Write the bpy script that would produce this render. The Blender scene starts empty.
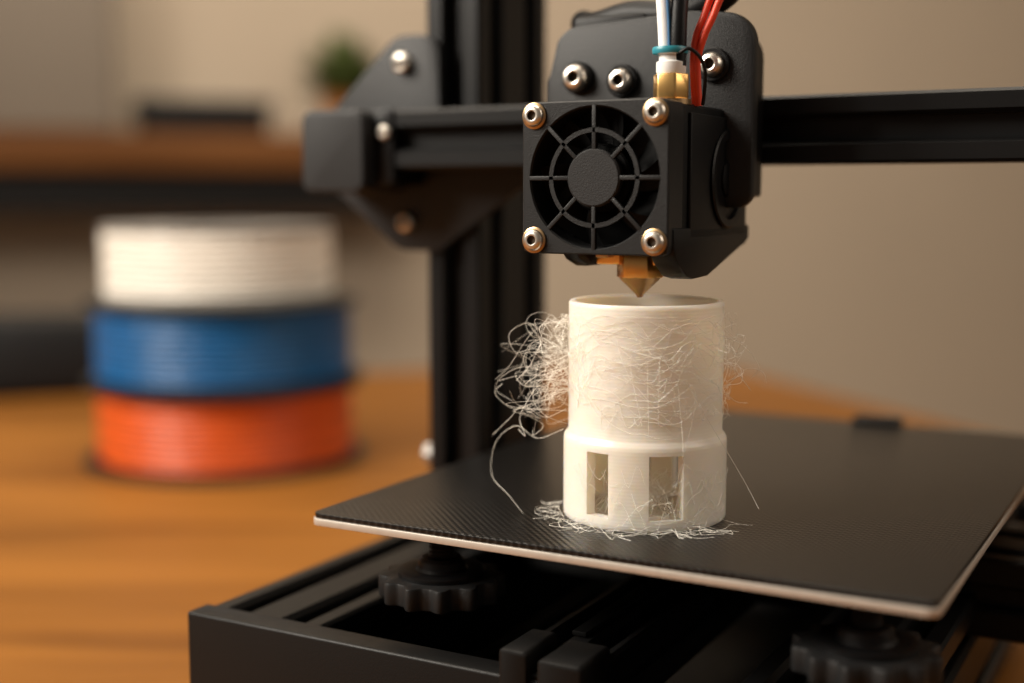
import bpy, bmesh, math, random
from mathutils import Vector, Matrix
random.seed(31)
ZOFF = 835.0   # mm : printer bed plane above floor
S = 0.001

# ------------------------------------------------------------------ materials
def newmat(name):
    m = bpy.data.materials.new(name); m.use_nodes = True
    nt = m.node_tree
    return m, nt, nt.nodes['Principled BSDF']

def setp(b, **k):
    names = dict(color='Base Color', rough='Roughness', metal='Metallic', spec='Specular IOR Level',
                 sss='Subsurface Weight', sssr='Subsurface Radius', ssss='Subsurface Scale', coat='Coat Weight', sheen='Sheen Weight', trans='Transmission Weight')
    for kk, v in k.items():
        if kk == 'color': v = (*v, 1)
        b.inputs[names[kk]].default_value = v

def mat(name, color, rough=0.5, metal=0.0, spec=0.5, bump=0.0, bscale=400, var=0.12, **k):
    m, nt, b = newmat(name)
    setp(b, color=color, rough=rough, metal=metal, spec=spec, **k)
    tc = nt.nodes.new('ShaderNodeTexCoord')
    n = nt.nodes.new('ShaderNodeTexNoise'); n.inputs['Scale'].default_value = bscale; n.inputs['Detail'].default_value = 4
    nt.links.new(tc.outputs['Object'], n.inputs['Vector'])
    mx = nt.nodes.new('ShaderNodeMix'); mx.data_type = 'RGBA'
    mx.inputs[6].default_value = tuple(c*(1-var) for c in color)+(1,)
    mx.inputs[7].default_value = tuple(min(1, c*(1+var)) for c in color)+(1,)
    nt.links.new(n.outputs['Fac'], mx.inputs[0]); nt.links.new(mx.outputs[2], b.inputs['Base Color'])
    if bump > 0:
        bp = nt.nodes.new('ShaderNodeBump'); bp.inputs['Strength'].default_value = bump; bp.inputs['Distance'].default_value = 0.0003
        nt.links.new(n.outputs['Fac'], bp.inputs['Height']); nt.links.new(bp.outputs[0], b.inputs['Normal'])
    return m

M = {}
M['anod'] = mat('black_anodised_aluminium', (0.005,0.005,0.0052), 0.38, 0.0, 0.24, 0.1, 1500)
M['black'] = mat('black_plastic', (0.0035,0.0035,0.0038), 0.42, 0, 0.20, 0.3, 2500)
M['blackdeep'] = mat('dark_cavity_plastic', (0.002,0.002,0.002), 0.6, 0, 0.1)
M['plate'] = mat('powder_coated_steel', (0.018,0.018,0.0185), 0.5, 0.0, 0.25, 0.3, 2500)
M['fanblack'] = mat('fan_housing_plastic', (0.010,0.0102,0.0105), 0.46, 0, 0.28, 0.35, 2600)
M['frame'] = mat('frame_black', (0.0045,0.0044,0.0044), 0.45, 0.0, 0.20, 0.2, 1800)
M['steel'] = mat('polished_steel', (0.64,0.59,0.52), 0.33, 1.0)
M['steelmatte'] = mat('zinc_bolt', (0.30,0.28,0.26), 0.55, 0.6)
M['steeldark'] = mat('steel_socket', (0.10,0.08,0.06), 0.5, 0.8)
M['brass'] = mat('brass', (0.82,0.50,0.18), 0.3, 1.0)
M['bronze'] = mat('bronze_nozzle', (0.42,0.28,0.15), 0.35, 1.0)
M['alu'] = mat('aluminium_edge', (0.56,0.51,0.45), 0.4, 0.5)
M['white_tube'] = mat('ptfe_white', (0.85,0.85,0.83), 0.35)
M['blue_tube'] = mat('blue_stripe', (0.03,0.12,0.25), 0.4)
M['teal'] = mat('teal_clip', (0.02,0.22,0.28), 0.4)
M['red'] = mat('red_wire', (0.70,0.055,0.02), 0.4)
M['orange_f'] = mat('orange_filament', (0.66,0.092,0.012), 0.38, 0, 0.4)
M['blue_f'] = mat('blue_filament', (0.004,0.095,0.27), 0.38, 0, 0.4)
M['white_f'] = mat('white_filament', (0.78,0.74,0.66), 0.45, 0, 0.4)
M['spool'] = mat('spool_black', (0.005,0.006,0.007), 0.5, 0, 0.3)
M['spoolgrey'] = mat('spool_grey', (0.16,0.15,0.14), 0.5)
M['pot'] = mat('terracotta', (0.55,0.22,0.06), 0.7, 0, 0.3, 0, 30)
M['leaf'] = mat('leaf_green', (0.12,0.16,0.05), 0.55, 0, 0.3, 0, 60, 0.5)
M['soil'] = mat('soil', (0.03,0.02,0.012), 0.9)
M['cab'] = mat('cabinet_dark', (0.006,0.005,0.0045), 0.6, 0, 0.25)
M['taupe'] = mat('taupe_paint', (0.19,0.155,0.12), 0.7)
M['wall'] = mat('wall_paint', (0.48,0.395,0.305), 0.9, 0, 0.2, 0, 3, 0.05)
M['wall_s'] = mat('wall_side_paint', (0.5,0.44,0.37), 0.9, 0, 0.2, 0, 3, 0.05)
M['ceil'] = mat('ceiling_paint', (0.8,0.77,0.72), 0.9, 0, 0.2, 0, 3, 0.03)
M['floor'] = mat('floor_oak', (0.25,0.15,0.08), 0.6, 0, 0.3, 0, 5, 0.2)
M['string'] = mat('string_filament', (0.92,0.87,0.79), 0.3, 0, 0.5)

def wood(name, c1, c2, ang):
    m, nt, b = newmat(name)
    tc = nt.nodes.new('ShaderNodeTexCoord'); mp = nt.nodes.new('ShaderNodeMapping')
    mp.inputs['Scale'].default_value = (1.6,16,16)
    rot = nt.nodes.new('ShaderNodeVectorRotate'); rot.rotation_type='Z_AXIS'; rot.inputs['Angle'].default_value = ang
    nt.links.new(tc.outputs['Object'], rot.inputs['Vector']); nt.links.new(rot.outputs[0], mp.inputs['Vector'])
    n = nt.nodes.new('ShaderNodeTexNoise'); n.inputs['Scale'].default_value = 1.6; n.inputs['Detail'].default_value=8; n.inputs['Distortion'].default_value=0.6
    nt.links.new(mp.outputs[0], n.inputs['Vector'])
    cr = nt.nodes.new('ShaderNodeValToRGB'); cr.color_ramp.elements[0].position=0.3; cr.color_ramp.elements[0].color=(*c1,1)
    cr.color_ramp.elements[1].position=0.7; cr.color_ramp.elements[1].color=(*c2,1)
    nt.links.new(n.outputs['Fac'], cr.inputs[0]); nt.links.new(cr.outputs[0], b.inputs['Base Color'])
    b.inputs['Roughness'].default_value = 0.5
    b.inputs['Specular IOR Level'].default_value = 0.12
    return m
M['table'] = wood('table_wood', (0.115,0.041,0.0058), (0.25,0.098,0.016), math.radians(-28))
M['shelfwood'] = wood('shelf_wood', (0.10,0.038,0.011), (0.165,0.067,0.021), math.radians(-48))

def pla():
    m, nt, b = newmat('white_pla_layers')
    setp(b, color=(0.93,0.88,0.80), rough=0.30, spec=0.55, sss=0.5, ssss=0.004)
    b.inputs['Subsurface Radius'].default_value = (1,0.75,0.5)
    tc = nt.nodes.new('ShaderNodeTexCoord')
    w = nt.nodes.new('ShaderNodeTexWave'); w.wave_type='BANDS'; w.bands_direction='Z'
    w.inputs['Scale'].default_value = 330; w.inputs['Distortion'].default_value = 1.2; w.inputs['Detail'].default_value=2
    w.inputs['Detail Scale'].default_value = 0.4
    nt.links.new(tc.outputs['Object'], w.inputs['Vector'])
    n = nt.nodes.new('ShaderNodeTexNoise'); n.inputs['Scale'].default_value = 200; n.inputs['Detail'].default_value=3
    nt.links.new(tc.outputs['Object'], n.inputs['Vector'])
    add = nt.nodes.new('ShaderNodeMath'); add.operation='MULTIPLY_ADD'; add.inputs[1].default_value=0.3
    nt.links.new(w.outputs['Fac'], add.inputs[0]); nt.links.new(n.outputs['Fac'], add.inputs[2])
    bp = nt.nodes.new('ShaderNodeBump'); bp.inputs['Strength'].default_value=0.22; bp.inputs['Distance'].default_value=0.0002
    nt.links.new(add.outputs[0], bp.inputs['Height']); nt.links.new(bp.outputs[0], b.inputs['Normal'])
    tr = nt.nodes.new('ShaderNodeBsdfTranslucent'); tr.inputs['Color'].default_value=(0.97,0.86,0.70,1)
    ms = nt.nodes.new('ShaderNodeMixShader'); ms.inputs[0].default_value=0.28
    out = nt.nodes['Material Output']
    nt.links.new(b.outputs[0], ms.inputs[1]); nt.links.new(tr.outputs[0], ms.inputs[2]); nt.links.new(ms.outputs[0], out.inputs['Surface'])
    return m
M['pla'] = pla()

def bedmat():
    m, nt, b = newmat('textured_build_sheet')
    setp(b, color=(0.022,0.021,0.021), rough=0.28, spec=0.34)
    tc = nt.nodes.new('ShaderNodeTexCoord')
    outs=[]
    for a in (45,-45):
        rot = nt.nodes.new('ShaderNodeVectorRotate'); rot.rotation_type='Z_AXIS'; rot.inputs['Angle'].default_value=math.radians(a)
        nt.links.new(tc.outputs['Object'], rot.inputs['Vector'])
        w = nt.nodes.new('ShaderNodeTexWave'); w.wave_type='BANDS'; w.bands_direction='X'; w.inputs['Scale'].default_value=190
        nt.links.new(rot.outputs[0], w.inputs['Vector']); outs.append(w)
    mu = nt.nodes.new('ShaderNodeMath'); mu.operation='MULTIPLY'
    nt.links.new(outs[0].outputs['Fac'], mu.inputs[0]); nt.links.new(outs[1].outputs['Fac'], mu.inputs[1])
    bp = nt.nodes.new('ShaderNodeBump'); bp.inputs['Strength'].default_value=0.5; bp.inputs['Distance'].default_value=0.00025
    nt.links.new(mu.outputs[0], bp.inputs['Height']); nt.links.new(bp.outputs[0], b.inputs['Normal'])
    mx = nt.nodes.new('ShaderNodeMix'); mx.data_type='RGBA'
    mx.inputs[6].default_value=(0.003,0.0028,0.0026,1); mx.inputs[7].default_value=(0.017,0.015,0.014,1)
    nt.links.new(mu.outputs[0], mx.inputs[0]); nt.links.new(mx.outputs[2], b.inputs['Base Color'])
    return m
M['bed'] = bedmat()

def windings(m, col):
    nt = m.node_tree; b = nt.nodes['Principled BSDF']
    tc = nt.nodes.new('ShaderNodeTexCoord')
    w = nt.nodes.new('ShaderNodeTexWave'); w.bands_direction='Z'; w.inputs['Scale'].default_value=75; w.inputs['Distortion'].default_value=2.5; w.inputs['Detail'].default_value=3
    nt.links.new(tc.outputs['Object'], w.inputs['Vector'])
    w2 = nt.nodes.new('ShaderNodeTexWave'); w2.bands_direction='Z'; w2.inputs['Scale'].default_value=26; w2.inputs['Distortion'].default_value=3.0
    nt.links.new(tc.outputs['Object'], w2.inputs['Vector'])
    bp = nt.nodes.new('ShaderNodeBump'); bp.inputs['Strength'].default_value=0.8; bp.inputs['Distance'].default_value=0.0015
    nt.links.new(w.outputs['Fac'], bp.inputs['Height']); nt.links.new(bp.outputs[0], b.inputs['Normal'])
    mx = nt.nodes.new('ShaderNodeMix'); mx.data_type='RGBA'
    mx.inputs[6].default_value=tuple(c*0.72 for c in col)+(1,); mx.inputs[7].default_value=tuple(min(1,c*1.15) for c in col)+(1,)
    nt.links.new(w2.outputs['Fac'], mx.inputs[0]); nt.links.new(mx.outputs[2], b.inputs['Base Color'])
windings(M['orange_f'],(0.70,0.10,0.013)); windings(M['blue_f'],(0.004,0.10,0.29)); windings(M['white_f'],(0.80,0.76,0.68))

# ------------------------------------------------------------------ mesh helpers (mm)
PARENTS = {}
def group(name, loc):
    e = bpy.data.objects.new(name, None); bpy.context.scene.collection.objects.link(e)
    e.empty_display_size = 0.02
    e.location = (loc[0]*S, loc[1]*S, (loc[2]+ZOFF)*S)
    PARENTS[e.name] = Vector(loc)
    return e

def finish(name, bm, m, parent=None, smooth=True, ang=35, mats=None, origin=None):
    bmesh.ops.recalc_face_normals(bm, faces=bm.faces[:])
    if smooth:
        lim = math.radians(ang)
        for f in bm.faces: f.smooth = True
        for e in bm.edges:
            if len(e.link_faces) == 2:
                if e.calc_face_angle(0) > lim: e.smooth = False
    o3 = PARENTS[parent.name] if parent else Vector(origin or (0,0,0))
    bmesh.ops.translate(bm, verts=bm.verts[:], vec=-o3)
    bmesh.ops.scale(bm, verts=bm.verts[:], vec=(S,S,S))
    me = bpy.data.meshes.new(name); bm.to_mesh(me); bm.free()
    for mm in (mats or [m]): me.materials.append(mm)
    o = bpy.data.objects.new(name, me); bpy.context.scene.collection.objects.link(o)
    if parent: o.parent = parent
    else: o.location = (o3.x*S, o3.y*S, (o3.z+ZOFF)*S)
    return o

def bevel(bm, off, seg=3, ang=30):
    if off <= 0: return
    es = [e for e in bm.edges if len(e.link_faces)==2 and e.calc_face_angle(0) > math.radians(ang)]
    bmesh.ops.bevel(bm, geom=es, offset=off, segments=seg, affect='EDGES', profile=0.5, clamp_overlap=True)

def box(name, x0,x1,y0,y1,z0,z1, m, parent=None, bev=0.5, origin=None, seg=3, xf=None):
    bm = bmesh.new(); bmesh.ops.create_cube(bm, size=1)
    bmesh.ops.scale(bm, verts=bm.verts[:], vec=(x1-x0,y1-y0,z1-z0))
    bmesh.ops.translate(bm, verts=bm.verts[:], vec=((x0+x1)/2,(y0+y1)/2,(z0+z1)/2))
    bevel(bm, bev, seg)
    if xf: bmesh.ops.transform(bm, matrix=xf, verts=bm.verts[:])
    return finish(name, bm, m, parent, origin=origin)

def frame_of(axis):
    return {'X': lambda p,q,a:(a,p,q), 'Y': lambda p,q,a:(p,a,q), 'Z': lambda p,q,a:(p,q,a)}[axis]

def prism(name, pts, axis, a0, a1, m, parent=None, bev=0.0, seg=2, bang=30, xf=None, origin=None):
    f = frame_of(axis); bm = bmesh.new()
    A = [bm.verts.new(f(p,q,a0)) for p,q in pts]; B = [bm.verts.new(f(p,q,a1)) for p,q in pts]
    bm.faces.new(A); bm.faces.new(B[::-1])
    n=len(pts)
    for i in range(n): bm.faces.new((A[i],A[(i+1)%n],B[(i+1)%n],B[i]))
    bmesh.ops.recalc_face_normals(bm, faces=bm.faces[:])
    bevel(bm, bev, seg, bang)
    if xf: bmesh.ops.transform(bm, matrix=xf, verts=bm.verts[:])
    return finish(name, bm, m, parent, origin=origin)

def lathe(name, prof, c, axis, m, parent=None, seg=48, closed=False, mats=None, matidx=None, origin=None, a_off=0):
    f = frame_of(axis); bm = bmesh.new()
    rings=[]
    for r,h in prof:
        if r < 1e-6:
            v = bm.verts.new(Vector(f(0,0,h))+Vector(c)); rings.append([v]*seg)
        else:
            rings.append([bm.verts.new(Vector(f(r*math.cos(2*math.pi*i/seg+a_off), r*math.sin(2*math.pi*i/seg+a_off), h))+Vector(c)) for i in range(seg)])
    n=len(rings); rng = range(n) if closed else range(n-1)
    for k in rng:
        A=rings[k]; B=rings[(k+1)%n]
        for i in range(seg):
            j=(i+1)%seg
            vs=[]
            for v in (A[i],A[j],B[j],B[i]):
                if v not in vs: vs.append(v)
            if len(vs)>=3:
                try:
                    fc=bm.faces.new(vs)
                    if matidx: fc.material_index = matidx[k]
                except ValueError: pass
    return finish(name, bm, m, parent, mats=mats, origin=origin)

def catmull(P, n=8):
    P=[Vector(p) for p in P]; Q=[P[0]*2-P[1]]+P+[P[-1]*2-P[-2]]; out=[]
    for i in range(1,len(Q)-2):
        for k in range(n):
            t=k/n
            out.append(0.5*((2*Q[i])+(-Q[i-1]+Q[i+1])*t+(2*Q[i-1]-5*Q[i]+4*Q[i+1]-Q[i+2])*t*t+(-Q[i-1]+3*Q[i]-3*Q[i+1]+Q[i+2])*t**3))
    out.append(P[-1]); return out

def add_tube(bm, pts, r, sides=10, mi=0):
    pts=[Vector(p) for p in pts]; n=len(pts)
    up=Vector((0.3,0.2,1)).normalized(); prev=None; rings=[]
    for i in range(n):
        t=(pts[min(i+1,n-1)]-pts[max(i-1,0)])
        if t.length<1e-9: t=Vector((0,0,1))
        t.normalize()
        if prev is None:
            a=t.cross(up)
            if a.length<1e-3: a=t.cross(Vector((1,0,0)))
            a.normalize()
        else:
            a=prev-t*prev.dot(t)
            if a.length<1e-6: a=t.cross(up)
            a.normalize()
        prev=a; b=t.cross(a)
        rings.append([bm.verts.new(pts[i]+(a*math.cos(2*math.pi*k/sides)+b*math.sin(2*math.pi*k/sides))*r) for k in range(sides)])
    for i in range(n-1):
        for k in range(sides):
            f=bm.faces.new((rings[i][k],rings[i][(k+1)%sides],rings[i+1][(k+1)%sides],rings[i+1][k])); f.material_index=mi
    bm.faces.new(rings[0][::-1]).material_index=mi; bm.faces.new(rings[-1]).material_index=mi

def tube(name, ctrl, r, m, parent, n=10, sides=12):
    bm=bmesh.new(); add_tube(bm, catmull(ctrl,n) if n>1 else ctrl, r, sides)
    return finish(name,bm,m,parent)

def slot_profile(w,h,nx,ny,depth=5.0,hw=3.2):
    pts=[]
    def side(p0,p1,n):
        p0=Vector(p0);p1=Vector(p1);L=(p1-p0).length;d=(p1-p0)/L;inn=Vector((-d.y,d.x))
        c=0.9
        pts.append(tuple(p0+d*c))
        for k in range(n):
            s=L*(k+0.5)/n
            for ds,dd in ((-hw-1.3,0),(-hw,1.6),(-hw,2.2),(-hw-0.0,depth),(hw,depth),(hw,2.2),(hw,1.6),(hw+1.3,0)):
                q=p0+d*(s+ds)+inn*dd; pts.append(tuple(q))
        pts.append(tuple(p1-d*c))
    a,b=w/2,h/2
    side((-a,-b),(a,-b),nx); side((a,-b),(a,b),ny); side((a,b),(-a,b),nx); side((-a,b),(-a,-b),ny)
    return pts
def extr(name, cx, cy, w, h, nx, ny, axis, a0, a1, m, parent, **k):
    return prism(name, [(p+cx,q+cy) for p,q in slot_profile(w,h,nx,ny,**k)], axis, a0, a1, m, parent)

def rrect(x0,x1,z0,z1,r,n=6):
    out=[]
    for cx,cz,a in ((x1-r,z0+r,-90),(x1-r,z1-r,0),(x0+r,z1-r,90),(x0+r,z0+r,180)):
        for k in range(n+1):
            t=math.radians(a+90*k/n); out.append((cx+r*math.cos(t),cz+r*math.sin(t)))
    return out

def screw(name, c, r, m, parent, axis='Y', sgn=-1, h=2.4):
    prof=[(0,1.0*sgn*0.4),(r*0.40,0.4*sgn),(r*0.43,h*0.95*sgn),(r*0.52,h*sgn),(r*0.78,h*0.88*sgn),(r*0.95,h*0.55*sgn),(r,h*0.2*sgn),(r,0)]
    lathe(name, prof, c, axis, None, parent, seg=36, mats=[M['steel'],M['steeldark']], matidx=[1,1,0,0,0,0,0])

# ------------------------------------------------------------------ PRINTER
PR = group('fdm_3d_printer', (0,60,-85))
prism('build_sheet', rrect(-82,88.5,-45,178,3), 'Z', -1.4, 0.0, M['bed'], PR, bev=0.2)
prism('heatbed_plate', rrect(-82.3,88.8,-45.3,178.3,3), 'Z', -3.5, -1.45, M['alu'], PR, bev=0.3)
prism('heatbed_insulation', rrect(-66,72,-26,160,4), 'Z', -6.5, -3.5, M['blackdeep'], PR, bev=0.3)
box('bed_clip', 14,32,174,184,-4.5,2.2, M['black'], PR, 0.8)
box('y_carriage', -45,52,15,150,-16,-12, M['frame'], PR, 0.8)
box('y_carriage_standoff', -30,-20,30,130,-12.2,-6.3, M['frame'], PR, 0.8)
box('y_carriage_standoff_b', 20,30,30,130,-12.2,-6.3, M['frame'], PR, 0.8)
def knob(cx,cy,zt):
    pts=[]
    N=180
    for i in range(N):
        a=2*math.pi*i/N
        r=16.4+1.5*max(-0.6,math.cos(12*a))
        pts.append((cx+r*math.cos(a), cy+r*math.sin(a)))
    prism('levelling_knob_rim', pts,'Z',zt-9,zt-2.5,M['fanblack'],PR,bev=0.7,bang=60)
    lathe('levelling_knob_hub',[(0,zt-2.5),(12.5,zt-2.5),(12.5,zt-1.3),(11.5,zt-0.8),(7.5,zt-1.0),(6.8,zt-0.3),(6.5,zt+1.5),(5.5,zt+2.4),(0,zt+2.4)],(cx,cy,0),'Z',M['black'],PR)
    prof=[]
    z=zt+1
    while z<-4.2:
        prof += [(2.9,z),(3.8,z+0.6)]; z+=1.2
    prof=[(r,min(h,-3.5)) for r,h in prof]
    lathe('levelling_screw',prof,(cx,cy,0),'Z',M['plate'],PR,seg=24)
knob(-50,-27,-15.0); knob(69,-27,-15.5); knob(-50,150,-15.5); knob(69,150,-15.5)

def sframe(name,*a,**k): return box(name,*a,M['frame'],PR,**k)
extr('base_beam_side_a', -100,-55.5, 40,45, 2,2,'Y', -46,190, M['frame'], PR)
extr('base_beam_side_b', 58,-55.5, 40,45, 2,2,'Y', -46,190, M['frame'], PR)
sframe('base_front_beam', -121,79,-54,-45,-79,-32.2, bev=0.8)
sframe('base_rear_beam', -121,79,188,197,-79,-32.2, bev=1.0)
sframe('base_floor_panel', -82,40,-46,189,-78,-74, bev=0.3)
extr('cross_beam', 94,-32.5, 44,25, 2,1,'X', -121,134, M['frame'], PR)
for i,(x,y) in enumerate(((-108,-42),(66,-42),(-108,180),(66,180))):
    lathe('rubber_foot_%d'%(i+1),[(0,-85),(7,-85),(8,-84),(8,-79),(0,-79)],(x,y,0),'Z',M['black'],PR)
extr('y_axis_rail', -4.5,-38, 25,20, 2,1,'Y', -40,185, M['anod'], PR, depth=4.5, hw=2.4)
prism('y_rail_end_cap_a', rrect(-15.5,-7.6,-60,-24.4,1.4), 'Y', -56,-38, M['frame'], PR, bev=0.8, bang=50)
prism('y_rail_end_cap_b', rrect(-4.6,7.4,-60,-25.6,1.4), 'Y', -56,-38, M['frame'], PR, bev=0.8, bang=50)
box('belt_tensioner', -8.0,-4.2,-53,-30,-50,-31, M['anod'], PR, 0.5)
box('y_belt', -7.5,-3.5,-30,180,-27.6,-26.4, M['blackdeep'], PR, 0.1)

# uprights
extr('upright_post_a', -105,96, 22,52, 1,2,'Z', -20,430, M['anod'], PR, depth=5.5,hw=3.4)
extr('upright_post_b', 123,96, 22,52, 1,2,'Z', -20,430, M['anod'], PR, depth=5.5,hw=3.4)
extr('top_beam', 92.5,440, 22,20, 1,1,'X', -116,134, M['anod'], PR)
lathe('post_bolt',[(0,-124),(4.0,-124),(4.4,-123),(4.4,-119),(3,-118.5),(3,-116),(0,-116)],(0,82,-9),'X',M['steelmatte'],PR,seg=6)
box('post_bracket', -119,-116,76,100,-18,4, M['steelmatte'], PR, 0.5)

# gantry rail
extr('gantry_rail', 56.5,107.7, 20,20, 1,1,'X', -124,134, M['anod'], PR, depth=5.5, hw=3.3)
def arc(cx,cz,r,a0,a1,n=10):
    return [(cx+r*math.cos(math.radians(a0+(a1-a0)*k/n)), cz+r*math.sin(math.radians(a0+(a1-a0)*k/n))) for k in range(n+1)]
pl  = arc(-117,137,8.5,0,90,6)+arc(-123,135,10.5,90,135)+arc(-152,117,4,135,180,4)
pl += arc(-152,93,4,180,235,4)+arc(-122.5,79.5,11,225,270)+arc(-110,72,3.5,270,310,4)+arc(-74,97,4,310,360,4)+[(-70,118),(-108.5,118)]
prism('gantry_plate', pl,'Y',66.6,69.9,M['plate'],PR,bev=0.6,bang=50)
for c in ((-123.0,66.6,135.5),(-122.0,66.6,78.8)):
    screw('gantry_screw',c,3.9,None,PR,h=3.4)
for i,c in enumerate(((-123.5,0,135.5),(-122.5,0,78.8))):
    lathe('gantry_roller_%d'%(i+1),[(0,71),(5.2,71),(6,73),(5,76),(6,79),(5.2,81),(0,81)],(c[0]-1,0,c[2]),'Y',M['black'],PR)
prism('gantry_end_block', rrect(-148.5,-122,89.5,118,4),'Y',39,66.5,M['plate'],PR,bev=1.2,bang=50,seg=4)
prism('gantry_end_step', rrect(-122.5,-114,92,118.2,2),'Y',45.5,66.5,M['black'],PR,bev=0.8,bang=50)
screw('end_step_screw',(-117.5,45.5,110),2.6,None,PR,h=1.6)

# ---------------- hotend
cx,cz=-6,93
def fan_frame():
    bm=bmesh.new(); N=96; R=18.4
    y0,y1=-22,-12.5
    outer=[];
    hw,hh,rc=21,20,2.0
    for i in range(N):
        a=2*math.pi*(i+0.5)/N; c,s=math.cos(a),math.sin(a)
        t=min(hw/abs(c) if abs(c)>1e-9 else 1e9, hh/abs(s) if abs(s)>1e-9 else 1e9)
        x,z=t*c,t*s
        ax,az=abs(x),abs(z)
        if ax>hw-rc and az>hh-rc:
            px,pz=hw-rc,hh-rc
            lo,hi=0,t
            for _ in range(30):
                mid=(lo+hi)/2; qx,qz=abs(mid*c)-px,abs(mid*s)-pz
                if qx>0 and qz>0 and math.hypot(qx,qz)>rc: hi=mid
                elif abs(mid*c)>hw or abs(mid*s)>hh: hi=mid
                else: lo=mid
            x,z=lo*c,lo*s
        outer.append((cx+x,cz+z))
    def ring(r,y): return [bm.verts.new((cx+r*math.cos(2*math.pi*(i+.5)/N),y,cz+r*math.sin(2*math.pi*(i+.5)/N))) for i in range(N)]
    def oring(y,sc): return [bm.verts.new((cx+(p-cx)*sc,y,cz+(q-cz)*sc)) for p,q in outer]
    seq=[ring(R,y1),ring(R,y0+0.5),ring(R+0.4,y0),oring(y0,0.98),oring(y0+0.4,1.0),oring(y1,1.0)]
    n=len(seq)
    for k in range(n):
        A,B=seq[k],seq[(k+1)%n]
        for i in range(N): bm.faces.new((A[i],A[(i+1)%N],B[(i+1)%N],B[i]))
    finish('fan_frame',bm,M['fanblack'],PR)
fan_frame()
lathe('fan_grill_hub',[(0,-22.3),(7.1,-22.3),(7.6,-21.8),(7.6,-20),(0,-20)],(cx,0,cz),'Y',M['plate'],PR)
r=12.4
lathe('fan_grill_ring',[(r-0.6,-22),(r+0.6,-22),(r+0.6,-20.6),(r-0.6,-20.6)],(cx,0,cz),'Y',M['fanblack'],PR,closed=True,seg=72)
for k in range(8):
    a=math.radians(45*k)
    mtx=Matrix.Translation((cx,0,cz))@Matrix.Rotation(a,4,'Y')
    box('fan_grill_spoke_%d'%k,6.5,18.9,-22,-20.6,-0.6,0.6,M['fanblack'],PR,0.2,xf=mtx)
lathe('fan_rotor_hub',[(0,-18.5),(8.5,-18.5),(9,-18),(9,-13),(0,-13)],(cx,0,cz),'Y',M['blackdeep'],PR)
for k in range(7):
    bm=bmesh.new(); A=[]
    for j in range(7):
        r=8.5+9.2*j/6; a0=2*math.pi*k/7+0.05*j; wdt=0.48
        A.append([bm.verts.new((cx+r*math.cos(a0+wdt*u),-18.2+5*u,cz+r*math.sin(a0+wdt*u))) for u in (0,.33,.66,1)])
    for j in range(6):
        for u in range(3): bm.faces.new((A[j][u],A[j+1][u],A[j+1][u+1],A[j][u+1]))
    finish('fan_blade_%d'%k,bm,M['blackdeep'],PR)
for dx in (-17.3,17.3):
    for dz in (-16.4,16.4):
        lathe('fan_screw_washer',[(0,-22),(3.5,-22),(3.5,-22.4),(3.1,-22.6),(0,-22.6)],(cx+dx,0,cz+dz),'Y',M['bronze'],PR,seg=32)
        screw('fan_screw',(cx+dx,-22.5,cz+dz),2.9,None,PR,h=1.5)
prism('hotend_shroud', rrect(-26,14.6,74,112.4,1.0),'Y',-12.6,40,M['black'],PR,bev=0.4,bang=50)
box('shroud_side_panel', 14.2,15.6,-8,36,77,110,M['black'],PR,0.4)
lathe('side_blower_ring',[(11,15.4),(13.5,15.4),(13.8,16.2),(13.3,16.6),(11.3,16.6),(11,16.2)],(0,20,93),'X',M['black'],PR,closed=True,seg=64)
lathe('side_blower_hub',[(0,15.4),(5,15.4),(5,16.2),(4,16.5),(0,16.5)],(0,20,93),'X',M['black'],PR)
ck=[(-19,74.5),(-17,71.5),(-10,67.2),(-5,66.3),(6,66.6),(38,75),(40,76),(40,80),(-19,80)]
prism('duct_cheek_a', ck,'X',8.5,15.6,M['black'],PR,bev=0.6)
prism('duct_cheek_b', [(-14,74.5),(-10,71),(-4,69),(8,69),(38,75.5),(40,80),(-14,80)],'X',-20,-15.5,M['black'],PR,bev=0.6)
prism('duct_floor', [(14,70),(38,75),(38,80),(14,80)],'X',-18,10,M['black'],PR,bev=0.4)
box('heater_block', -14,6,-3,13,69.5,75.5,M['brass'],PR,0.5)
box('heater_block_clamp', -12.5,-8.5,-7,-2.5,71.5,75.5,M['bronze'],PR,0.5)
hx=[(-2+6.6*math.cos(math.radians(60*k+12)), 0+6.6*math.sin(math.radians(60*k+12))) for k in range(6)]
prism('nozzle_hex', hx,'Z',66.0,73.0,M['brass'],PR,bev=0.4)
lathe('nozzle_cone',[(0,66.4),(5.7,66.4),(5.5,65.6),(1.3,61.5),(0.7,60.5),(0,60.5)],(-2,0,0),'Z',M['bronze'],PR,seg=40)
# carriage
cp = arc(14,130,9,0,80,8)+arc(4,137,3,80,100,3)+arc(-30,129,9,95,150,8)+arc(-35,121,6,150,180,4)+arc(-36,90,5,180,270,5)+arc(18,90,5,270,360,5)
prism('carriage_plate', cp,'Y',19,24,M['fanblack'],PR,bev=1.0,bang=50)
prism('carriage_body', arc(9,128,9,0,80,8)+arc(-26,126,9,95,170,8)+[(-35,98),(-35,88),(18,88)],'Y',24,44,M['black'],PR,bev=1.0,bang=50)
box('carriage_rear', -33,8,67,74,92,120,M['black'],PR,1.0)
box('carriage_bridge', -30,8,43,68,119,126,M['black'],PR,1.0)
for c,q in (((-30.3,19,122.8),3.9),((-16.0,19,121.3),3.6),((11.5,19,124.6),3.4)):
    lathe('carriage_screw_boss',[(0,19),(4.8,19),(4.8,17.8),(4.4,17.4),(0,17.4)],(c[0],0,c[2]),'Y',M['black'],PR)
    screw('carriage_screw',(c[0],17.4,c[2]),q,None,PR,h=2.6)
fx,fy=9.6,-8
hx=[(fx+4.9*math.cos(math.radians(60*k+5)), fy+4.9*math.sin(math.radians(60*k+5))) for k in range(6)]
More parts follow.
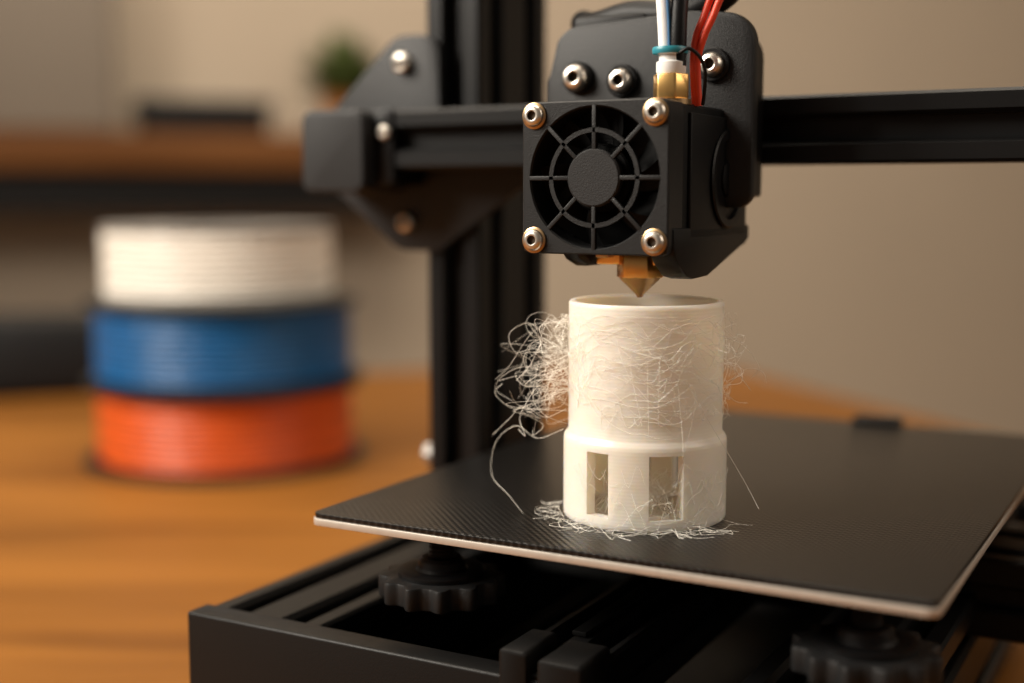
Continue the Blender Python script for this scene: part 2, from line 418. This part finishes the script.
lathe('fitting_base',[(0,112),(5.4,112),(5.4,113.4),(0,113.4)],(fx,fy,0),'Z',M['bronze'],PR)
prism('fitting_hex', hx,'Z',113.4,120,M['brass'],PR,bev=0.5)
lathe('fitting_collar',[(0,120),(3.6,120),(3.9,120.6),(3.9,123),(3.2,123.4),(3.2,125),(3.8,125.4),(3.8,126.2),(0,126.2)],(fx,fy,0),'Z',M['white_tube'],PR)
lathe('fitting_clip',[(3.0,125.2),(4.5,125.2),(4.7,125.7),(4.7,126.5),(4.5,126.9),(3.0,126.9)],(fx-0.3,fy,0),'Z',M['teal'],PR,closed=True)
tube('ptfe_tube',[(fx-1.4,fy,124),(fx-1.9,fy,132),(fx-3.2,fy+1,145),(fx-6,fy+6,170),(fx-2,fy+20,215),(fx+25,fy+50,270),(fx+40,fy+85,300)],1.9,M['white_tube'],PR)
tube('teal_wire',[(fx+0.2,fy-1.7,125),(fx-0.1,fy-1.7,133),(fx-1.2,fy-1.0,145),(fx-4,fy+4.5,170),(fx,fy+19,215),(fx+25,fy+51,272),(fx+40,fy+85,303)],0.45,M['blue_tube'],PR)
tube('black_cable',[(fx+1.8,fy,122),(fx+1.9,fy,132),(fx+1.6,fy+2,145),(fx,fy+7,170),(fx+4,fy+22,213),(fx+30,fy+50,262),(fx+44,fy+85,292)],2.3,M['black'],PR)
for i,dx in enumerate((0,2.0)):
    tube('red_wire_%d'%(i+1),[(fx+4.6+dx*.5,fy+6,112),(fx+4.5+dx*.5,fy+5,118),(fx+4.6+dx*.6,fy+4,124),(fx+5.6+dx*1.1,fy+3.5,130),(fx+8.0+dx*1.3,fy+4,136.5),(fx+9.4+dx*1.4,fy+6,146),(fx+8+dx,fy+15,180),(fx+15+dx,fy+40,230),(fx+38+dx,fy+85,285)],0.95,M['red'],PR)
tube('cable_tie_loop',[(fx+3.5,fy-3,125),(fx+6.0,fy-3,126),(fx+8.2,fy-1,124),(fx+9.0,fy+1,120.5),(fx+8.2,fy+3,116),(fx+7.4,fy+4,112)],0.5,M['black'],PR)
tube('wire_loom',[(-38,38,141),(-30,30,139),(-18,28,141),(-5,26,140),(6,26,142),(14,30,150),(20,40,175),(35,70,260)],4.2,M['black'],PR)
box('cable_junction', -34,-10,22,40,133,141,M['black'],PR,1.5)

# ------------------------------------------------------------------ PRINTED PART
PP = group('printed_cylinder', (0,0,0))
def printed():
    bm=bmesh.new(); NA=180
    wins=[(-42.5,-24.0),(3.5,27.5),(132,156),(176,206)]
    def inwin(deg):
        phi=(deg+67.1+180)%360-180
        for a,b in wins:
            for q in (phi,phi+360):
                if a<=q<=b: return True
        return False
    zs=[0,0.6,1.5,3.2,6,9,12,15,18,20.4,21.4,22.2,22.9,23.5,24.2,28,32,38,44,50,55,58.6,59.3,59.8]
    def ro(z):
        if z<0.5: return 22.3
        if z<=21.5: return 22.6
        if z<=22.3: return 22.5
        if z<=23.0: return 22.2
        if z<=23.6: return 21.7
        if z>59.5: return 20.9
        return 21.3
    ri=19.4
    O=[[None]*NA for _ in zs]; I=[[None]*NA for _ in zs]
    for k,z in enumerate(zs):
        for i in range(NA):
            a=2*math.pi*i/NA
            O[k][i]=bm.verts.new((ro(z)*math.cos(a),ro(z)*math.sin(a),z))
            rr=ri if z<59.5 else ri+0.25
            I[k][i]=bm.verts.new((rr*math.cos(a),rr*math.sin(a),z))
    def solid(k,i):
        if k<0 or k>=len(zs)-1: return False
        zc=(zs[k]+zs[k+1])/2
        deg=math.degrees(2*math.pi*((i%NA)+0.5)/NA)
        return not (3.2<zc<20.4 and inwin(deg))
    for k in range(len(zs)-1):
        for i in range(NA):
            if not solid(k,i): continue
            j=(i+1)%NA
            bm.faces.new((O[k][i],O[k][j],O[k+1][j],O[k+1][i]))
            bm.faces.new((I[k][i],I[k+1][i],I[k+1][j],I[k][j]))
            if not solid(k-1,i): bm.faces.new((O[k][i],I[k][i],I[k][j],O[k][j]))
            if not solid(k+1,i): bm.faces.new((O[k+1][i],O[k+1][j],I[k+1][j],I[k+1][i]))
            if not solid(k,(i-1)%NA): bm.faces.new((O[k][i],O[k+1][i],I[k+1][i],I[k][i]))
            if not solid(k,j): bm.faces.new((O[k][j],I[k][j],I[k+1][j],O[k+1][j]))
    finish('cylinder_wall',bm,M['pla'],PP,ang=50)
    lathe('base_disc',[(0,0.02),(19.3,0.02),(19.3,1.2),(0,1.2)],(0,0,0),'Z',M['pla'],PP,seg=96)
printed()
def dirphi(phi): 
    a=math.radians(phi-67.1); return Vector((math.cos(a),math.sin(a),0))
def pc3(phi,R,z): return dirphi(phi)*R+Vector((0,0,z))
def push_out(p):
    rr=math.hypot(p.x,p.y); lim=(22.9 if p.z<24 else 21.55)
    if rr<lim and p.z<60: p=Vector((p.x*lim/rr,p.y*lim/rr,p.z))
    if p.z<.12: p.z=.12
    return p
def hair(bm, ctrl, r, n=9):
    add_tube(bm,[push_out(p) for p in catmull(ctrl,n)],r,4)
R_=random.uniform
bm=bmesh.new()
# left tuft : loose loops that leave the wall, wander and often come back
for i in range(78):
    z=R_(34,56); phi=R_(-100,-62)
    P=[pc3(phi,21.4,z)]
    reach=random.choice((3,5,7,9,13,18))*R_(.7,1.15)
    nn_=random.randint(3,5)
    drift=R_(-7,2)
    for k in range(1,nn_+1):
        t=k/nn_
        if random.random()<.55: out=reach*math.sin(t*math.pi*R_(.75,1.05))
        else: out=reach*t
        P.append(pc3(phi+R_(-12,5)*t*1.3, 21.6+max(0.3,out)+R_(-1.2,1.2), min(57,z+drift*t*R_(.5,1.8)+R_(-3.0,2.6)-reach*0.28*t*t)))
    hair(bm,P,R_(.035,.055))
# small tight curls in the tuft
for i in range(26):
    c=pc3(R_(-98,-78),R_(23,33),R_(32,53)); ra=R_(1.2,3.6); a0=R_(0,6.28)
    u=Vector([random.gauss(0,1) for _ in range(3)]).normalized(); v=u.cross(Vector([random.gauss(0,1) for _ in range(3)])).normalized()
    P=[c+(u*math.cos(a0+k*.9)+v*math.sin(a0+k*.9))*ra*(1+.12*k)+Vector((0,0,-.3*k)) for k in range(random.randint(4,8))]
    hair(bm,P,R_(.035,.05))
# threads wrapping over the body
for i in range(105):
    z=R_(30,56); phi=R_(-90,55); span=R_(15,80); up=R_(-8,8); lift=R_(0,1.8); nn_=random.randint(3,5)
    P=[pc3(phi+span*k/nn_+R_(-4,4), 21.5+lift*math.sin(math.pi*k/nn_), max(25,min(57,z+up*k/nn_+R_(-3.2,3.2)))) for k in range(nn_+1)]
    hair(bm,P,R_(.035,.055))
# over the lower band / windows
for i in range(34):
    z=R_(3,16); phi=R_(-60,45); span=R_(8,35); nn_=3
    P=[pc3(phi+span*k/nn_, 22.9+R_(0,.8), max(1,min(21,z+R_(-4,4)))) for k in range(nn_+1)]
    hair(bm,P,R_(.035,.05))
# right-hand wisps
for i in range(26):
    z=R_(32,56); phi=R_(50,95); reach=random.choice((2,4,6,9))*R_(.6,1.1); nn_=3
    P=[pc3(phi,21.4,z)]+[pc3(phi+R_(-6,8), 21.6+reach*math.sin(math.pi*.8*k/nn_)+R_(0,.8), z-R_(0,5)*k/nn_+R_(-2,2)) for k in range(1,nn_+1)]
    hair(bm,P,R_(.035,.05))
# hanging threads on the front
for i in range(10):
    phi=R_(-55,60); z=R_(38,52); d=R_(8,20); sx=R_(-18,18)
    P=[pc3(phi,21.5,z),pc3(phi+sx*.3,22.6,z-d*.35),pc3(phi+sx*.7,23.2,z-d*.7),pc3(phi+sx,23.0,z-d)]
    hair(bm,P,.045)
for P,r in (
  ([(-80,22.8,24),(-86,30,21),(-90,36,24),(-92,42,19),(-90,43,10),(-84,38,5),(-80,34,0.3)],.065),
  ([(-75,21.8,36),(-84,28,33),(-88,36,29),(-90,42,33),(-91,40,36)],.055),
  ([(-75,21.8,52),(-84,26,54),(-88,32,50),(-90,38,41),(-91,42,37)],.055),
  ([(-78,21.8,30),(-86,28,27),(-88,34,30),(-90,38,26),(-91,43,21)],.055),
  ([(-78,21.8,44),(-86,27,40),(-88,34,41),(-90,40,38),(-92,42,34),(-90,37,31)],.055),
  ([(-78,21.8,40),(-86,30,46),(-88,36,45),(-90,38,50),(-92,33,53),(-90,28,50)],.055),
  ([(30,21.6,40),(45,23,30),(62,25,20),(66,30,11),(66,33.5,5)],.065),
  ([(60,21.6,55),(72,24,51),(78,29,46),(80,31,42),(80,29,39)],.055),
  ([(40,21.6,47),(62,24,45),(74,28,38),(78,29,36)],.055),
  ([(50,21.6,34),(68,24,38),(76,28,42),(80,32,41),(82,33,38)],.05),
  ([(20,22.0,50),(40,22.6,42),(60,23.5,37),(76,25,33),(84,28,32)],.05)):
    hair(bm,[pc3(a,b,c) for a,b,c in P],r,10)
# threads lying round the foot
for i in range(52):
    phi=R_(-108,58); span=R_(-30,30); nn_=4; out=R_(1,9)
    P=[pc3(phi+span*k/nn_+R_(-3,3), 23.2+out*(k/nn_ if random.random()<.5 else math.sin(math.pi*k/nn_))+R_(0,1.2), abs(R_(-.2,1.6))*(1.3-k/nn_)+.15) for k in range(nn_+1)]
    hair(bm,P,R_(.035,.055))
# nest inside the windows
for i in range(60):
    wphi=random.choice((-33,15,15))
    P=[pc3(wphi+R_(-22,22),R_(11,18.6),R_(1.8,15)) for k in range(4)]
    add_tube(bm,[Vector((p.x,p.y,max(1.3,min(19.5,p.z)))) if math.hypot(p.x,p.y)<19 else Vector((p.x*19/math.hypot(p.x,p.y),p.y*19/math.hypot(p.x,p.y),max(1.3,min(19.5,p.z)))) for p in catmull(P,9)],.05,4)
finish('stringing_threads',bm,M['string'],PP)

# ------------------------------------------------------------------ SPOOLS
def spool(z0, R, H, fm, flm, c, Rb, Rt):
    g = group('filament_spool', (c[0],c[1],z0))
    t=3.0
    for nm,za,Rf in (('flange_bottom',z0,Rb),('flange_top',z0+H-t,Rt)):
        lathe(nm,[(27,za),(Rf-1,za),(Rf,za+0.8),(Rf,za+t-0.8),(Rf-1,za+t),(27,za+t)],(c[0],c[1],0),'Z',flm,g,closed=True,seg=96)
    lathe('hub',[(27,z0),(30,z0),(30,z0+H),(27,z0+H)],(c[0],c[1],0),'Z',flm,g,closed=True,seg=64)
    lathe('filament_winding',[(30,z0+t),(R-1.5,z0+t),(R,z0+t+1.5),(R,z0+H-t-1.5),(R-1.5,z0+H-t),(30,z0+H-t)],(c[0],c[1],0),'Z',fm,g,closed=True,seg=96)
sc=(-441,330)
spool(-85,83,53,M['orange_f'],M['spool'],sc,92,90)
spool(-32,83.5,53,M['blue_f'],M['spool'],(sc[0]-1,sc[1]+1),90.5,90)
spool(21,74,48,M['white_f'],M['spoolgrey'],(sc[0]-3,sc[1]-1),75,75)

# ------------------------------------------------------------------ TABLE
T0=Vector((-362,981)); d1=Vector((.743,-.669)); d2=Vector((-.669,-.743))
TM=Matrix(((d1.x,d2.x,0,T0.x),(d1.y,d2.y,0,T0.y),(0,0,1,0),(0,0,0,1)))
TB=group('wooden_table',(200,200,-835))
box('tabletop',0,1700,0,1500,-121,-85,M['table'],TB,3,xf=TM)
for i,(a,b) in enumerate(((60,60),(1640,60),(60,1440),(1640,1440))):
    box('leg_%d'%(i+1),a-30,a+30,b-30,b+30,-835,-121,M['table'],TB,3,xf=TM)
box('apron_a',90,1610,50,72,-200,-121,M['table'],TB,1,xf=TM)
box('apron_b',90,1610,1428,1450,-200,-121,M['table'],TB,1,xf=TM)

SPM=Matrix.Translation((-765,462,0))@Matrix.Rotation(math.radians(48),4,'Z')
SK=group('portable_speaker',(-765,462,-85))
box('speaker_body',-62,62,-26,26,-85,-14,M['cab'],SK,9,xf=SPM,seg=5)
box('speaker_grille',-52,52,-27.5,-25.5,-76,-24,M['spool'],SK,0.8,xf=SPM)

# ------------------------------------------------------------------ ROOM
w=Vector((.669,.743)); nn=Vector((.743,-.669)); P0=Vector((-1016.6,1772))
WM=Matrix(((w.x,-nn.x,0,P0.x),(w.y,-nn.y,0,P0.y),(0,0,1,0),(0,0,0,1)))
def rbox(name,x0,x1,y0,y1,z0,z1,m,bev=0):
    bm=bmesh.new(); bmesh.ops.create_cube(bm,size=1)
    bmesh.ops.scale(bm,verts=bm.verts[:],vec=(x1-x0,y1-y0,z1-z0)); bmesh.ops.translate(bm,verts=bm.verts[:],vec=((x0+x1)/2,(y0+y1)/2,(z0+z1)/2))
    bmesh.ops.transform(bm,matrix=WM,verts=bm.verts[:])
    return finish(name,bm,m,None,smooth=False)
rbox('wall_back',-2200,2400,0,120,-835,1765,M['wall'])
rbox('floor',-2200,2400,-4200,120,-935,-835,M['floor'])
rbox('ceiling',-2200,2400,-4200,120,1765,1865,M['ceil'])
rbox('wall_right',2400,2520,-4200,120,-835,1765,M['wall_s'])
rbox('baseboard_back',-2200,2400,-16,0,-835,-745,M['ceil'])
SH=group('wall_shelf',(*(P0+w*(-700)),40))
box('shelf_board',-1500,-210,-260,-1,126,182,M['shelfwood'],SH,3,xf=WM)
box('shelf_dark_band',-1500,-230,-235,-1,62,126,M['cab'],SH,2,xf=WM)  # plain dark block filling the dark band below the board
CB=group('storage_cabinet',(*(P0+w*(-950)),182))
box('cabinet_body',-1200,-700,-215,-15,182,560,M['taupe'],CB,4,xf=WM)
box('cabinet_door_a',-1195,-955,-222,-214,187,555,M['taupe'],CB,3,xf=WM)
box('cabinet_door_b',-950,-705,-222,-214,187,555,M['taupe'],CB,3,xf=WM)
BX=group('black_storage_box',(*(P0+w*(-570)),182))
box('box_body',-665,-470,-200,-50,182,222,M['cab'],BX,5,xf=WM)
box('box_lid',-672,-463,-206,-44,220,236,M['spool'],BX,4,xf=WM)
pc=P0+w*(-345)+nn*160
PL=group('potted_plant',(pc.x,pc.y,182))
lathe('pot',[(0,182),(24,182),(26,184),(33,236),(35,238),(35,248),(31,248),(30,240),(0,240)],(pc.x,pc.y,0),'Z',M['pot'],PL)
lathe('soil',[(0,243),(30.5,243)],(pc.x,pc.y,0),'Z',M['soil'],PL)
bm=bmesh.new()
for i in range(210):
    a=random.uniform(0,2*math.pi); el=random.uniform(.15,1.5); L=random.uniform(65,85+45*math.sin(el))
    base=Vector((pc.x+random.uniform(-12,12),pc.y+random.uniform(-12,12),243))
    dr=Vector((math.cos(a)*math.cos(el),math.sin(a)*math.cos(el),math.sin(el)))
    side=dr.cross(Vector((0,0,1))).normalized()
    prevp=None
    for k in range(7):
        t=k/6; c=base+dr*L*t+Vector((0,0,-14*t*t*t)); wd=10*math.sin(math.pi*min(1,max(.03,t**0.8*.97)))+.4
        cur=(bm.verts.new(c-side*wd),bm.verts.new(c+Vector((0,0,-1.5))),bm.verts.new(c+side*wd))
        if prevp:
            bm.faces.new((prevp[0],prevp[1],cur[1],cur[0])); bm.faces.new((prevp[1],prevp[2],cur[2],cur[1]))
        prevp=cur
finish('foliage',bm,M['leaf'],PL)

# ------------------------------------------------------------------ LIGHTS
def area(name, loc, target, size, power, color, sy=None):
    l=bpy.data.lights.new(name,'AREA'); l.energy=power; l.color=color; l.size=size*S
    if sy: l.shape='RECTANGLE'; l.size_y=sy*S
    o=bpy.data.objects.new(name,l); bpy.context.scene.collection.objects.link(o)
    p=Vector((loc[0]*S,loc[1]*S,(loc[2]+ZOFF)*S)); q=Vector((target[0]*S,target[1]*S,(target[2]+ZOFF)*S))
    o.location=p; o.rotation_euler=(q-p).to_track_quat('-Z','Y').to_euler()
    return o
area('key_light',(-700,-550,650),(0,0,40),500,24.5,(1,0.915,0.80))  # key area light put in at upper left, out of view; no window modelled
area('wall_fill_light',(-500,500,1600),(-600,900,0),1400,44,(1,0.89,0.74))  # unseen area light added overhead to brighten the back wall
area('right_fill_light',(1100,300,700),(0,60,40),700,6,(1,0.87,0.73))
W=bpy.data.worlds.new('room_ambient'); bpy.context.scene.world=W; W.use_nodes=True
W.node_tree.nodes['Background'].inputs[0].default_value=(1,0.90,0.78,1); W.node_tree.nodes['Background'].inputs[1].default_value=0.14

# ------------------------------------------------------------------ CAMERA
cam=bpy.data.cameras.new('camera'); co=bpy.data.objects.new('camera',cam); bpy.context.scene.collection.objects.link(co)
cam.sensor_width=36; cam.lens=45.7; cam.clip_start=0.01
co.location=(0.1397,-0.331,0.0884+ZOFF*S)
co.rotation_euler=(math.radians(90-6.4),0,math.radians(28.8))
cam.dof.use_dof=True; cam.dof.focus_distance=0.346; cam.dof.aperture_fstop=3.9; cam.dof.aperture_blades=0
bpy.context.scene.camera=co
bpy.context.scene.view_settings.view_transform='Standard'
